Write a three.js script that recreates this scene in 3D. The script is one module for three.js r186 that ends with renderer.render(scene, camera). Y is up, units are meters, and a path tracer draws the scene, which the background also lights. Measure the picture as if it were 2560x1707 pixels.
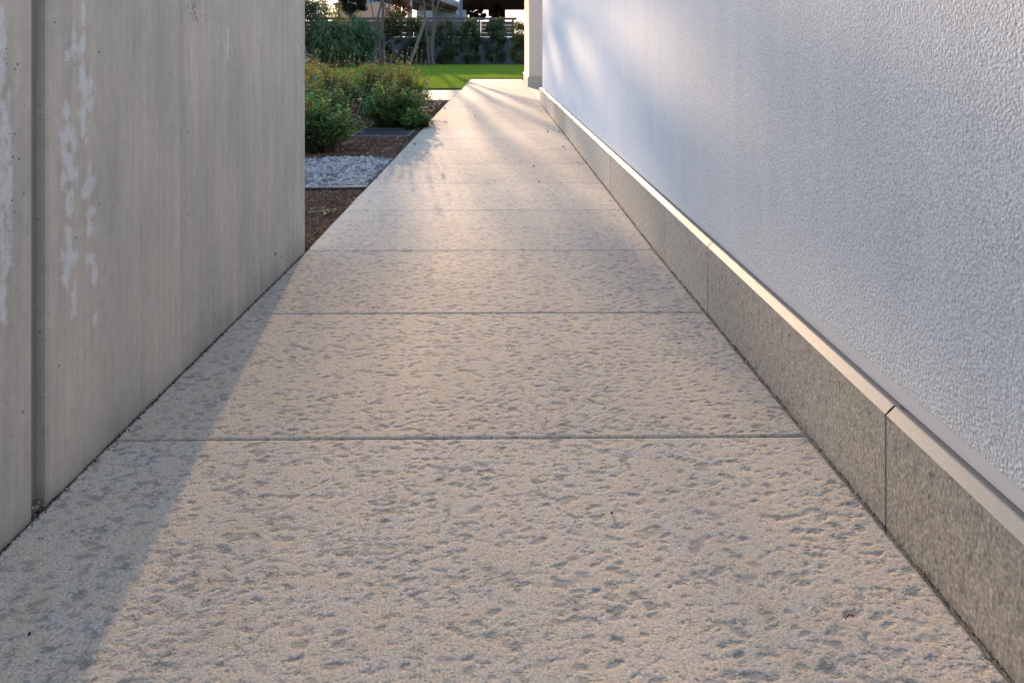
import * as THREE from 'three';
import { mergeGeometries, mergeVertices } from 'three/addons/utils/BufferGeometryUtils.js';

// ------------------------------------------------------------------ camera, sky, sun, exposure
const scene = new THREE.Scene();
const renderer = new THREE.WebGLRenderer({ antialias: true });
renderer.toneMapping = THREE.LinearToneMapping;
renderer.toneMappingExposure = 3.2;
renderer.shadowMap.enabled = true;

// level camera with a shifted lens: the horizon lies high in the frame
const F = 1770, HZ = 123, CX = 1263.7, YAW = 0.01, EYE = 0.856;
const camera = new THREE.PerspectiveCamera(2 * Math.atan(1584 / F) * 180 / Math.PI, 2560 / 1707, 0.05, 900);
camera.position.set(0, EYE, 0);
camera.rotation.y = -YAW;
camera.setViewOffset(2600, 3168, 1300 - CX, 1584 - HZ, 2560, 1707);

const SUN = new THREE.Vector3(-0.135, 0.155, -1).normalize();
{ // clear evening sky: blue overhead, pale at the horizon, warm round the low sun
  const W = 1024, H = 512, d = new Float32Array(W * H * 4);
  const mixc = (a, b, t) => a.map((v, i) => v + (b[i] - v) * t);
  for (let r = 0; r < H; r++) for (let c = 0; c < W; c++) {
    const up = ((r + 0.5) / H - 0.5) * Math.PI, az = ((c + 0.5) / W - 0.5) * 2 * Math.PI;
    const x = Math.cos(az) * Math.cos(up), y = Math.sin(up), z = Math.sin(az) * Math.cos(up);
    const g = Math.acos(Math.min(1, Math.max(-1, x * SUN.x + y * SUN.y + z * SUN.z)));
    const e = Math.max(0, y);
    let col = mixc([0.275, 0.30, 0.33], [0.157, 0.262, 0.43], Math.pow(e, 0.5));
    const haze = Math.exp(-e * 5) * (0.5 + 0.5 * Math.cos(g));
    const k = 0.16 * haze + 0.55 * Math.exp(-g / 0.30) + 0.9 * Math.exp(-g * g / 0.02);
    col = [col[0] + k * 1.0, col[1] + k * 0.76, col[2] + k * 0.50];
    if (y < 0) col = mixc(col, [0.10, 0.095, 0.085], Math.min(1, -y * 6));
    const o = (r * W + c) * 4; d[o] = col[0]; d[o + 1] = col[1]; d[o + 2] = col[2]; d[o + 3] = 1;
  }
  const t = new THREE.DataTexture(d, W, H, THREE.RGBAFormat, THREE.FloatType);
  t.mapping = THREE.EquirectangularReflectionMapping; t.magFilter = THREE.LinearFilter; t.needsUpdate = true;
  scene.background = t; scene.environment = t;
}
const sun = new THREE.DirectionalLight(new THREE.Color(1.0, 0.66, 0.40), 3.8);
sun.position.copy(SUN.clone().multiplyScalar(100));
sun.target.position.set(0, 0, -5);
sun.position.add(sun.target.position);
sun.castShadow = true; sun.shadow.mapSize.set(4096, 4096); sun.shadow.radius = 1.0;
Object.assign(sun.shadow.camera, { left: -25, right: 25, top: 25, bottom: -25, near: 1, far: 250 });
scene.add(sun, sun.target);

// ------------------------------------------------------------------ helpers
function rng(seed) { let a = seed >>> 0; return () => { a = (a + 0x6D2B79F5) | 0; let t = Math.imul(a ^ (a >>> 15), 1 | a); t = (t + Math.imul(t ^ (t >>> 7), 61 | t)) ^ t; return ((t ^ (t >>> 14)) >>> 0) / 4294967296; }; }
const { lerp, clamp, smoothstep } = THREE.MathUtils;
const V = (x, y, z) => new THREE.Vector3(x, y, z);
function P(px, py, D) { // point at forward distance D seen at a pixel of the photograph
  const a = (px - CX) / F, b = -(py - HZ) / F, c = Math.cos(YAW), s = Math.sin(YAW);
  const x = a * c + s, z = -c + a * s; const k = D / -z;
  return V(x * k, EYE + b * k, -D);
}
const names = {};
function numbered(n) { names[n] = (names[n] ?? -1) + 1; return names[n] ? n + '_' + String(names[n]).padStart(3, '0') : n; }
function tag(o, label, category, group, kind) {
  if (label) o.userData.label = label; if (category) o.userData.category = category;
  if (group) o.userData.group = group; if (kind) o.userData.kind = kind; return o;
}
function thing(name, label, category, pos = V(0, 0, 0), group, kind) {
  const g = new THREE.Group(); g.name = numbered(name); g.position.copy(pos); scene.add(g); return tag(g, label, category, group, kind);
}
function part(name, geo, mat, parent) {
  const m = new THREE.Mesh(geo, mat); m.name = name; m.castShadow = m.receiveShadow = true; parent.add(m);
  if (parent === scene) m.name = numbered(name); return m;
}
const ext = (g) => { const q = g.index ? g.toNonIndexed() : g; for (const k of Object.keys(q.attributes)) if (!['position', 'normal', 'uv', 'color'].includes(k)) q.deleteAttribute(k); return q; };
const merge = (list) => mergeGeometries(list.map(ext), false);
const boxG = (w, h, d, x = 0, y = 0, z = 0) => new THREE.BoxGeometry(w, h, d).translate(x, y, z);
function cbox(w, h, d, c) { // box with chamfered edges
  const s = new THREE.Shape(); const a = w / 2 - c, b = h / 2 - c;
  s.moveTo(-a, -b); s.lineTo(a, -b); s.lineTo(a, b); s.lineTo(-a, b); s.closePath();
  return new THREE.ExtrudeGeometry(s, { depth: d - 2 * c, bevelEnabled: true, bevelThickness: c, bevelSize: c, bevelSegments: 1, steps: 1 }).translate(0, 0, -(d - 2 * c) / 2);
}
function tube(pts, r0, r1, seg = 6) { // tapered tube along points
  const pos = [], idx = [], n = pts.length;
  for (let i = 0; i < n; i++) {
    const t = (i < n - 1 ? pts[i + 1].clone().sub(pts[i]) : pts[i].clone().sub(pts[i - 1])).normalize();
    const a = Math.abs(t.y) < 0.9 ? V(0, 1, 0) : V(1, 0, 0); const u = t.clone().cross(a).normalize(), w = t.clone().cross(u);
    const r = lerp(r0, r1, i / (n - 1));
    for (let k = 0; k < seg; k++) { const f = k / seg * Math.PI * 2; const p = pts[i].clone().addScaledVector(u, Math.cos(f) * r).addScaledVector(w, Math.sin(f) * r); pos.push(p.x, p.y, p.z); }
  }
  for (let i = 0; i < n - 1; i++) for (let k = 0; k < seg; k++) { const a = i * seg + k, b = i * seg + (k + 1) % seg; idx.push(a, b, a + seg, b, b + seg, a + seg); }
  const g = new THREE.BufferGeometry(); g.setAttribute('position', new THREE.Float32BufferAttribute(pos, 3));
  g.setAttribute('uv', new THREE.Float32BufferAttribute(new Float32Array(pos.length / 3 * 2), 2)); g.setIndex(idx); g.computeVertexNormals(); return g;
}
// tileable gradient noise laid down over a whole picture at once
function layer(W, H, fx, fy, oct, seed, gain = 0.5) {
  const out = new Float32Array(W * H); let amp = 1, tot = 0;
  for (let o = 0; o < oct; o++) {
    const R = rng(seed + o * 101), gx = new Float32Array(fx * fy), gy = new Float32Array(fx * fy);
    for (let i = 0; i < fx * fy; i++) { const a = R() * Math.PI * 2; gx[i] = Math.cos(a); gy[i] = Math.sin(a); }
    const X0 = new Int32Array(W), X1 = new Int32Array(W), DX = new Float32Array(W), SX = new Float32Array(W);
    for (let x = 0; x < W; x++) { const f = x / W * fx, i = Math.floor(f), t = f - i; X0[x] = i % fx; X1[x] = (i + 1) % fx; DX[x] = t; SX[x] = t * t * t * (t * (t * 6 - 15) + 10); }
    for (let y = 0; y < H; y++) {
      const f = y / H * fy, i = Math.floor(f), v = f - i, sv = v * v * v * (v * (v * 6 - 15) + 10), r0 = (i % fy) * fx, r1 = ((i + 1) % fy) * fx;
      for (let x = 0; x < W; x++) {
        const a = r0 + X0[x], b = r0 + X1[x], c = r1 + X0[x], d = r1 + X1[x], u = DX[x], s = SX[x];
        const n0 = gx[a] * u + gy[a] * v, n1 = gx[b] * (u - 1) + gy[b] * v, n2 = gx[c] * u + gy[c] * (v - 1), n3 = gx[d] * (u - 1) + gy[d] * (v - 1);
        const p = n0 + (n1 - n0) * s, q = n2 + (n3 - n2) * s;
        out[y * W + x] += amp * (p + (q - p) * sv);
      }
    }
    tot += amp; amp *= gain; fx *= 2; fy *= 2;
  }
  const k = 1.5 / tot; for (let i = 0; i < out.length; i++) out[i] *= k; return out; // about -1..1
}
const toS = (() => { const T = new Uint8Array(4097); for (let i = 0; i <= 4096; i++) { const l = i / 4096; T[i] = Math.round(255 * (l <= 0.0031308 ? 12.92 * l : 1.055 * Math.pow(l, 1 / 2.4) - 0.055)); } return (v) => T[v <= 0 ? 0 : v >= 1 ? 4096 : (v * 4096) | 0]; })();
function texColor(W, H, fn) { // fn writes linear colour into c
  const d = new Uint8Array(W * H * 4), c = [0, 0, 0];
  for (let y = 0, i = 0; y < H; y++) for (let x = 0; x < W; x++, i++) { fn(i, x, y, c); d[i * 4] = toS(c[0]); d[i * 4 + 1] = toS(c[1]); d[i * 4 + 2] = toS(c[2]); d[i * 4 + 3] = 255; }
  const t = new THREE.DataTexture(d, W, H); t.colorSpace = THREE.SRGBColorSpace; return texSet(t);
}
function texGray(W, H, arr) {
  const d = new Uint8Array(W * H * 4); for (let i = 0; i < W * H; i++) { const v = clamp(Math.round(arr[i] * 255), 0, 255); d[i * 4] = d[i * 4 + 1] = d[i * 4 + 2] = v; d[i * 4 + 3] = 255; }
  return texSet(new THREE.DataTexture(d, W, H));
}
function texSet(t) { t.wrapS = t.wrapT = THREE.RepeatWrapping; t.magFilter = THREE.LinearFilter; t.minFilter = THREE.LinearMipmapLinearFilter; t.generateMipmaps = true; t.needsUpdate = true; return t; }
function planarUV(g, fn) { const p = g.attributes.position, uv = new Float32Array(p.count * 2); for (let i = 0; i < p.count; i++) { const [a, b] = fn(p.getX(i), p.getY(i), p.getZ(i)); uv[i * 2] = a; uv[i * 2 + 1] = b; } g.setAttribute('uv', new THREE.BufferAttribute(uv, 2)); return g; }
const ss = (a, b, x) => { const t = x <= a ? 0 : x >= b ? 1 : (x - a) / (b - a); return t * t * (3 - 2 * t); };
const std = (o) => new THREE.MeshStandardMaterial(Object.assign({ roughness: 0.9 }, o));
const rgb = (r, g, b) => new THREE.Color().setRGB(r, g, b);

// ------------------------------------------------------------------ materials
// paving: flamed, pitted stone. One tile of picture is 2.4 m
const TS = 2.4, TN = 2048;
const paveH = new Float32Array(TN * TN);
let paveCol;
{
  const a = layer(TN, TN, 105, 160, 4, 11, 0.8), b = layer(TN, TN, 480, 560, 2, 12, 0.8), c = layer(TN, TN, 28, 44, 2, 13), w = layer(TN, TN, 5, 7, 3, 14), f = layer(TN, TN, 700, 760, 1, 15), m = layer(TN, TN, 46, 62, 2, 16);
  const dark = new Float32Array(TN * TN), pale = new Float32Array(TN * TN), rust = new Float32Array(TN * TN); const R = rng(5);
  const blob = (arr, cx, cy, rx, ry, rot, s) => {
    const rr = Math.ceil(Math.max(rx, ry) * 1.5), co = Math.cos(rot), si = Math.sin(rot);
    for (let y = -rr; y <= rr; y++) for (let x = -rr; x <= rr; x++) {
      const u = (x * co + y * si) / rx, v = (-x * si + y * co) / ry, xx = ((cx + x) % TN + TN) % TN, yy = ((cy + y) % TN + TN) % TN, i = yy * TN + xx;
      const q = 1 - Math.sqrt(u * u + v * v) + 0.75 * a[i] + 0.5 * b[i]; if (q > 0) arr[i] = Math.max(arr[i], Math.min(1, q * 3.4) * s * clamp(0.85 + 0.5 * b[i], 0.4, 1));
    }
  };
  for (let i = 0; i < 12500; i++) { const r = 1.6 + 8.4 * Math.pow(R(), 2.9); blob(dark, (R() * TN) | 0, (R() * TN) | 0, r * (1.1 + R() * 0.7), r * 0.8, (R() - 0.5) * 1.4, 0.4 + 0.6 * R()); }
  for (let i = 0; i < 170; i++) { const x = (R() * TN) | 0, y = (R() * TN) | 0, an = (R() - 0.5) * 2.2, L = 8 + R() * 26, cv = (R() - 0.5) * 0.08; for (let k = 0, t = an, X = x, Y = y; k < L; k++) { t += cv; X += Math.cos(t) * 2; Y += Math.sin(t) * 2; blob(pale, X | 0, Y | 0, 3.2, 2.2, t, 0.5 + 0.4 * R()); } }
  for (let i = 0; i < 130; i++) blob(pale, (R() * TN) | 0, (R() * TN) | 0, 9 + R() * 16, 6 + R() * 12, R() * 3, 0.75);
  for (let i = 0; i < 45; i++) blob(rust, (R() * TN) | 0, (R() * TN) | 0, 8 + R() * 22, 6 + R() * 12, R() * 3, 0.5 + 0.5 * R());
  const pit = new Float32Array(TN * TN);
  for (let i = 0; i < TN * TN; i++) {
    const thr = 0.10 + 0.22 * c[i] + 0.16 * w[i];
    pit[i] = ss(-0.03, 0.22, a[i] + 0.25 * b[i] - thr) * (1 - pale[i]);
    paveH[i] = clamp(0.66 - 0.24 * pit[i] - 0.36 * dark[i] + 0.12 * b[i] + 0.06 * f[i] + 0.04 * m[i] + 0.05 * pale[i], 0, 1);
  }
  const sp = new Float32Array(65536 + 1); { const Q = rng(909); for (let i = 0; i < 65537; i++) sp[i] = Q(); }
  paveCol = texColor(TN, TN, (i, x, y, o) => {
    const p = pit[i], d = dark[i], l = pale[i], q = 0.5 + 0.5 * w[i], s = f[i] * 0.13 + b[i] * 0.17 + (sp[(i * 7 + y * 131) & 65535] - 0.5) * 0.06, rr = rust[i] * 0.55;
    let r = lerp(0.460, 0.295, p * 0.95) + s + 0.02 * (q - 0.5), g = lerp(0.408, 0.272, p * 0.95) + s, bl = lerp(0.345, 0.232, p * 0.95) + s - 0.02 * (q - 0.5);
    const t = clamp(m[i] * 1.1 + 0.5 * c[i], -1, 1); r *= 1 + 0.045 * t; bl *= 1 - 0.09 * t; const og = ss(0.45, 0.9, b[i] + 0.5 * m[i]) * 0.5; r = lerp(r, 0.47, og); g = lerp(g, 0.385, og); bl = lerp(bl, 0.27, og);
    r = lerp(r, 0.145, d * 0.68); g = lerp(g, 0.156, d * 0.68); bl = lerp(bl, 0.158, d * 0.68);
    r = lerp(r, 0.47, l * 0.5); g = lerp(g, 0.43, l * 0.5); bl = lerp(bl, 0.39, l * 0.5);
    o[0] = lerp(r, 0.42, rr * (0.5 + 0.5 * f[i])); o[1] = lerp(g, 0.29, rr * (0.5 + 0.5 * f[i])); o[2] = lerp(bl, 0.17, rr * (0.5 + 0.5 * f[i]));
  });
}
const paveBump = texGray(TN, TN, paveH);
const M = {};
M.pave = new THREE.MeshPhysicalMaterial({ map: paveCol, bumpMap: paveBump, bumpScale: 0.0024, roughness: 0.88, specularIntensity: 0.38 });
M.paveFine = new THREE.MeshPhysicalMaterial({ map: paveCol, bumpMap: paveBump, bumpScale: 0.0018, roughness: 0.88, specularIntensity: 0.38 });
{ const v = [0.93, 1.0, 1.05, 0.97]; M.paveV = v.map((k, i) => { const m = M.pave.clone(); m.color.setRGB(k, k * [1, 0.99, 1, 1.01][i], k * [1.01, 0.98, 1, 1.02][i]); return m; }); M.paveFineV = v.map((k, i) => { const m = M.paveFine.clone(); m.color.copy(M.paveV[i].color); return m; }); }
// plinth: flamed face, honed edge
{
  const N = 1024, a = layer(N, N, 64, 50, 3, 31, 0.6), b = layer(N, N, 210, 170, 2, 32), w = layer(N, N, 5, 4, 2, 33), h = new Float32Array(N * N);
  for (let i = 0; i < N * N; i++) h[i] = clamp(0.5 + 0.3 * a[i] + 0.25 * b[i], 0, 1);
  M.plinth = std({ map: texColor(N, N, (i, x, y, o) => { const k = 1 + 0.36 * a[i] + 0.46 * b[i] + 0.10 * w[i], sp = ss(0.35, 0.7, b[i]) * 0.20, dk = ss(0.25, 0.65, -a[i]) * 0.34; o[0] = (0.35 * k + sp) * (1 - dk); o[1] = (0.352 * k + sp) * (1 - dk); o[2] = (0.328 * k + sp * 0.9) * (1 - dk); }), bumpMap: texGray(N, N, h), bumpScale: 0.0012, roughness: 0.6 });
  M.plinthEdge = std({ map: texColor(512, 512, (i, x, y, o) => { const j = (y * 2) * N + x * 2, k = 1 + 0.10 * a[j] + 0.06 * b[j], sp = ss(0.55, 0.8, b[j]) * 0.25; o[0] = 0.31 * k + sp; o[1] = 0.32 * k + sp; o[2] = 0.30 * k + sp; }), roughness: 0.52 });
}
// stucco: grained render, one tile 2 m
{
  const N = 2048, a = layer(N, N, 340, 340, 2, 41, 0.95), b = layer(N, N, 170, 170, 1, 42), w = layer(N, N, 3, 3, 4, 43), v = layer(N, N, 26, 3, 3, 44), h = new Float32Array(N * N);
  for (let i = 0; i < N * N; i++) { h[i] = 0; }
  { const G = 500, cs = N / G, R = rng(414), px = new Float32Array(G * G), py = new Float32Array(G * G), ph = new Float32Array(G * G); for (let i = 0; i < G * G; i++) { px[i] = R(); py[i] = R(); ph[i] = 0.35 + 0.65 * R(); }
    for (let y = 0; y < N; y++) for (let x = 0; x < N; x++) { const u = x / cs, v = y / cs, iu = Math.floor(u), iv = Math.floor(v); let m = 0; for (let J = -1; J <= 1; J++) for (let I = -1; I <= 1; I++) { const k = ((iv + J + G) % G) * G + (iu + I + G) % G, du = iu + I + px[k] - u, dv = iv + J + py[k] - v, q = ph[k] * (1 - (du * du + dv * dv) * 0.85); if (q > m) m = q; } h[y * N + x] = clamp(0.15 + 0.46 * m + 0.42 * a[y * N + x] + 0.06 * b[y * N + x], 0, 1); } }
  M.stucco = std({ map: texColor(N, N, (i, x, y, o) => { const k = 0.80 * (1 + 0.75 * (h[i] - 0.5) + 0.05 * w[i] + 0.06 * v[i]); o[0] = k * 0.885; o[1] = k * 0.97; o[2] = k * 1.04; }), bumpMap: texGray(N, N, h), bumpScale: 0.0014, roughness: 0.95 });
}
M.plinthV = [0.92, 1, 1.07].map((k) => { const m = M.plinth.clone(); m.color.setRGB(k, k, k * 0.99); return m; });
M.stuccoPlain = std({ color: rgb(0.74, 0.62, 0.52), roughness: 0.95 });  // warm evening glow on this wall is put into its colour
M.jointDark = std({ color: rgb(0.05, 0.047, 0.043) });
M.smoothRender = std({ color: rgb(0.70, 0.76, 0.81), roughness: 0.9 });

// cast concrete: far panel covers D 1.30..2.985, near panel -1.2..1.26; height 0..2.2
const PD0 = 1.294, PD1 = 3.012, PH = 2.2, PB = -0.06;
const WX = -0.82;
function concrete(W, H, D0, D1, seed, near) {
  const L = D1 - D0, hh = PH - PB;
  const st = layer(W, H, Math.round(L * 55), 6, 4, seed, 0.65), st2 = layer(W, H, Math.round(L * 14), 2, 3, seed + 7), cl = layer(W, H, Math.round(L * 5), 6, 4, seed + 13), gr = layer(W, H, Math.round(L * 190), Math.round(hh * 190), 2, seed + 17), md = layer(W, H, Math.round(L * 40), Math.round(hh * 30), 3, seed + 23);
  const white = new Float32Array(W * H), hole = new Float32Array(W * H), dirt = new Float32Array(W * H), line = new Float32Array(W * H); const R = rng(seed);
  const at = (px, py) => { const D = WX / Math.tan(Math.atan((px - CX) / F) + YAW); return [(D - D0) / L * W, (EYE + (HZ - py) / F * D - PB) / hh * H, D]; };
  const splat = (arr, cx, cy, rx, ry, s, soft, rough = 0) => { const X0 = Math.max(0, Math.floor(cx - rx * 1.6)), X1 = Math.min(W - 1, Math.ceil(cx + rx * 1.6)); for (let y = Math.max(0, Math.floor(cy - ry * 1.6)); y <= Math.min(H - 1, cy + ry * 1.6); y++) for (let x = X0; x <= X1; x++) { const u = (x - cx) / rx, v = (y - cy) / ry, i = y * W + x; const q = (1 - Math.hypot(u, v) + rough * (1.15 * md[i] + 0.7 * st[i] + 0.45 * gr[i])) / soft; if (q > 0) arr[i] = Math.max(arr[i], Math.min(1, q) * s); } };
  const spl = (arr, px, py, rx, ry, s, soft, rough) => { const [x, y, D] = at(px, py), k = D / F; splat(arr, x, y, rx * k * D / -WX / L * W, ry * k / hh * H, s, soft, rough); };
  const Z = 2.24;
  const patches = near ? [[25, 700, 30, 120], [30, 900, 32, 150], [30, 1080, 32, 150], [28, 1300, 38, 80], [20, 1500, 42, 60], [20, 250, 22, 130], [10, 420, 20, 90], [8, 90, 16, 60], [12, 1700, 30, 90]]
    : [[465, 60, 13, 42], [410, 180, 20, 40], [400, 285, 36, 36], [460, 240, 21, 80], [455, 430, 25, 60], [480, 520, 36, 80], [470, 625, 30, 60], [462, 720, 15, 30], [370, 640, 28, 40], [370, 780, 45, 60], [380, 880, 34, 60], [372, 985, 48, 60], [385, 1120, 24, 70], [480, 800, 10, 25], [497, 950, 14, 30], [490, 1050, 34, 50], [505, 1180, 20, 40], [502, 1265, 20, 40], [380, 1345, 24, 60], [372, 1450, 38, 60], [500, 1440, 24, 40], [522, 1525, 18, 50], [360, 1555, 28, 40], [1275, 240, 8, 60], [410, 1700, 20, 60], [520, 1780, 14, 40]];
  for (const [a, b, c, d] of patches) { spl(white, a / Z, b / Z, c / Z * 1.15, d / Z * 1.5, 0.95, 0.6, 0.9); for (let k = 0; k < 4; k++) spl(white, (a + (R() - 0.5) * c * 1.6) / Z, (b + (R() - 0.5) * d * 3) / Z, c / Z * (0.25 + 0.4 * R()), d / Z * (0.3 + 0.6 * R()), 0.5 + 0.4 * R(), 0.7, 1); }
  const sp = (px, py, r, s = 1) => spl(hole, px, py, r, r * (1 + R() * 0.7), s, 0.5, 0.4);
  if (near) { for (let i = 0; i < 90; i++) sp(80 - Math.pow(R(), 1.6) * 75, R() * 1350, 0.6 + 1.5 * R() * R(), 0.9); for (const [x, y] of [[13, 123], [15, 160], [42, 162], [35, 174], [31, 392], [35, 335], [46, 397], [58, 483], [28, 500], [35, 530], [110 / 2, 1025]]) sp(x, y, 2.6, 1); }
  else { for (let i = 0; i < 46; i++) sp(122 + Math.pow(R(), 2) * 70, R() * 1100, 0.6 + 1.2 * R() * R(), 0.9); for (const [x, y, r] of [[245, 131, 3.2], [223, 75, 2], [165, 156, 1.8], [184, 162, 2], [135, 57, 2.6], [470, 328, 2], [188, 593, 2.4], [246, 510, 2], [470, 535, 1.5], [146, 911, 2.8], [688, 634, 4.5], [703, 640, 2.5], [586, 125, 1.6], [745, 102, 1.6]]) sp(x, y, r, 1);
    for (let i = 0; i < 95; i++) { const t = R(); sp(lerp(450, 560, t) + (R() - 0.5) * 60, 10 + t * 70 + (R() - 0.5) * 60, 0.5 + R() * R() * 1.5, 0.75); } for (let i = 0; i < 40; i++) sp(478 + R() * 16, 2 + R() * 55, 0.8 + R() * 1.6, 0.8);
    for (const [px, s, w] of [[396, 0.55, 2.2], [405, 0.5, 1.6], [411, 0.75, 1.3], [452, 0.85, 1.8], [456, 0.4, 1], [385, 0.35, 1.3], [500, 0.3, 2.4], [595, 0.3, 2], [620, 0.35, 2]]) { const [x] = at(px, 0), hw = w * 2.1; for (let y = 0; y < H; y++) for (let X = Math.max(0, Math.floor(x - hw)); X <= Math.min(W - 1, x + hw); X++) { const i = y * W + X; line[i] = Math.max(line[i], s * ss(-0.35, 0.3, st[i] + 0.8 * md[i]) * (1 - Math.abs(X - x) / hw)); } } }
  for (let i = 0; i < 60; i++) splat(hole, R() * W, R() * H, 1 + R() * 1.6, 1.2 + R() * 2.5, 0.6, 0.6, 0.3);
  for (let i = 0; i < 26; i++) splat(dirt, R() * W, R() * H, 3 + R() * 8, 14 + R() * 60, 0.25 + 0.35 * R(), 0.9, 0.9);
  const bump = new Float32Array(W * H);
  const t = texColor(W, H, (i, x, y, o) => {
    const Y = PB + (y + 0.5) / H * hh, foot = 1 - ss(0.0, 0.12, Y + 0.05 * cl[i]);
    const k = 0.93 + 0.145 * st[i] + 0.15 * st2[i] + 0.18 * cl[i] + 0.08 * gr[i] + 0.11 * md[i] - 0.34 * ss(0.12, 0.6, -st[i]) * ss(0, 0.5, st2[i] + 0.4 * cl[i]) * 0.55;
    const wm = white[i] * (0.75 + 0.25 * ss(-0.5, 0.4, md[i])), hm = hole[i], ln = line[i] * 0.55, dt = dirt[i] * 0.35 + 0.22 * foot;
    const warm = 0.5 + 0.5 * clamp(cl[i] * 0.8 + st2[i] * 0.6, -1, 1);
    let r = lerp(0.53, 0.60, warm) * k, g = lerp(0.52, 0.53, warm) * k, b = lerp(0.49, 0.435, warm) * k;
    r = lerp(r, 0.70, wm * 0.86); g = lerp(g, 0.72, wm * 0.86); b = lerp(b, 0.73, wm * 0.86);
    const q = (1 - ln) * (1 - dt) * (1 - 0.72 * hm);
    o[0] = r * q; o[1] = g * q; o[2] = b * q * 1.01;
    bump[i] = clamp(0.6 + 0.06 * gr[i] + 0.05 * st[i] - 0.55 * hm + 0.08 * wm, 0, 1);
  });
  return std({ map: t, bumpMap: texGray(W, H, bump), bumpScale: 0.0016, roughness: 0.72 });
}
M.concFar = concrete(1700, 2048, PD0, PD1, 61, false);
M.concNear = concrete(1280, 1536, 0.5, 1.2535, 91, true);
M.soil = (() => { const N = 512, a = layer(N, N, 40, 40, 3, 71, 0.7), w = layer(N, N, 4, 4, 3, 72), h = new Float32Array(N * N); for (let i = 0; i < N * N; i++) h[i] = clamp(0.5 + 0.5 * a[i], 0, 1); return std({ map: texColor(N, N, (i, x, y, o) => { const k = 1 + 0.5 * a[i] + 0.2 * w[i]; o[0] = 0.12 * k; o[1] = 0.072 * k; o[2] = 0.045 * k; }), bumpMap: texGray(N, N, h), bumpScale: 0.012, roughness: 1 }); })();
M.crumb = std({ color: rgb(1, 1, 1), vertexColors: true, roughness: 1 });
M.leaf = new THREE.MeshPhysicalMaterial({ color: 0xffffff, vertexColors: true, roughness: 0.7, specularIntensity: 0.28, transmission: 0.5, thickness: 0, side: THREE.DoubleSide });
M.twig = std({ color: rgb(0.20, 0.15, 0.105) });
M.stalk = std({ color: rgb(0.34, 0.25, 0.14) });
M.bark = std({ color: rgb(0.15, 0.12, 0.098) });
M.barkDark = std({ color: rgb(0.085, 0.062, 0.045) });
M.stone = std({ vertexColors: true, color: 0xffffff, roughness: 0.8 });
M.plastic = std({ color: rgb(0.02, 0.02, 0.02), roughness: 0.5 });
M.liner = std({ color: rgb(0.26, 0.26, 0.25) });
M.fence = std({ color: rgb(0.125, 0.112, 0.105), roughness: 0.8 });
M.lowWall = (() => { const N = 256, a = layer(N, N, 6, 6, 4, 81); return std({ map: texColor(N, N, (i, x, y, o) => { const k = 1 + 0.1 * a[i]; o[0] = 0.20 * k; o[1] = 0.215 * k; o[2] = 0.25 * k; }) }); })();
M.white = std({ color: rgb(0.7, 0.7, 0.68) });

// ------------------------------------------------------------------ ground and path
{
  const g = new THREE.PlaneGeometry(1400, 1400).rotateX(-Math.PI / 2).translate(0, -0.16, 0);
  planarUV(g, (x, y, z) => [x / 2, z / 2]);
  tag(part('ground', g, std({ color: rgb(0.11, 0.10, 0.07) }), scene), 'bare dark ground reaching the horizon', null, null, 'structure');
}
const pathY = (D) => 0.01864 * Math.max(0, 2.97 - D);
const XL = -0.815, XR = 0.660;
const path = thing('path', 'pitted pale stone slab path between the concrete wall and the stucco wall', null, V(0, 0, 0), null, 'structure');
function sampleH(u, v) { const x = (((u % 1) + 1) % 1) * TN, y = (((v % 1) + 1) % 1) * TN, i = Math.floor(x), j = Math.floor(y), a = x - i, b = y - j; const q = (X, Y) => paveH[(Y % TN) * TN + (X % TN)]; return lerp(lerp(q(i, j), q(i + 1, j), a), lerp(q(i, j + 1), q(i + 1, j + 1), a), b); }
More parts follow.
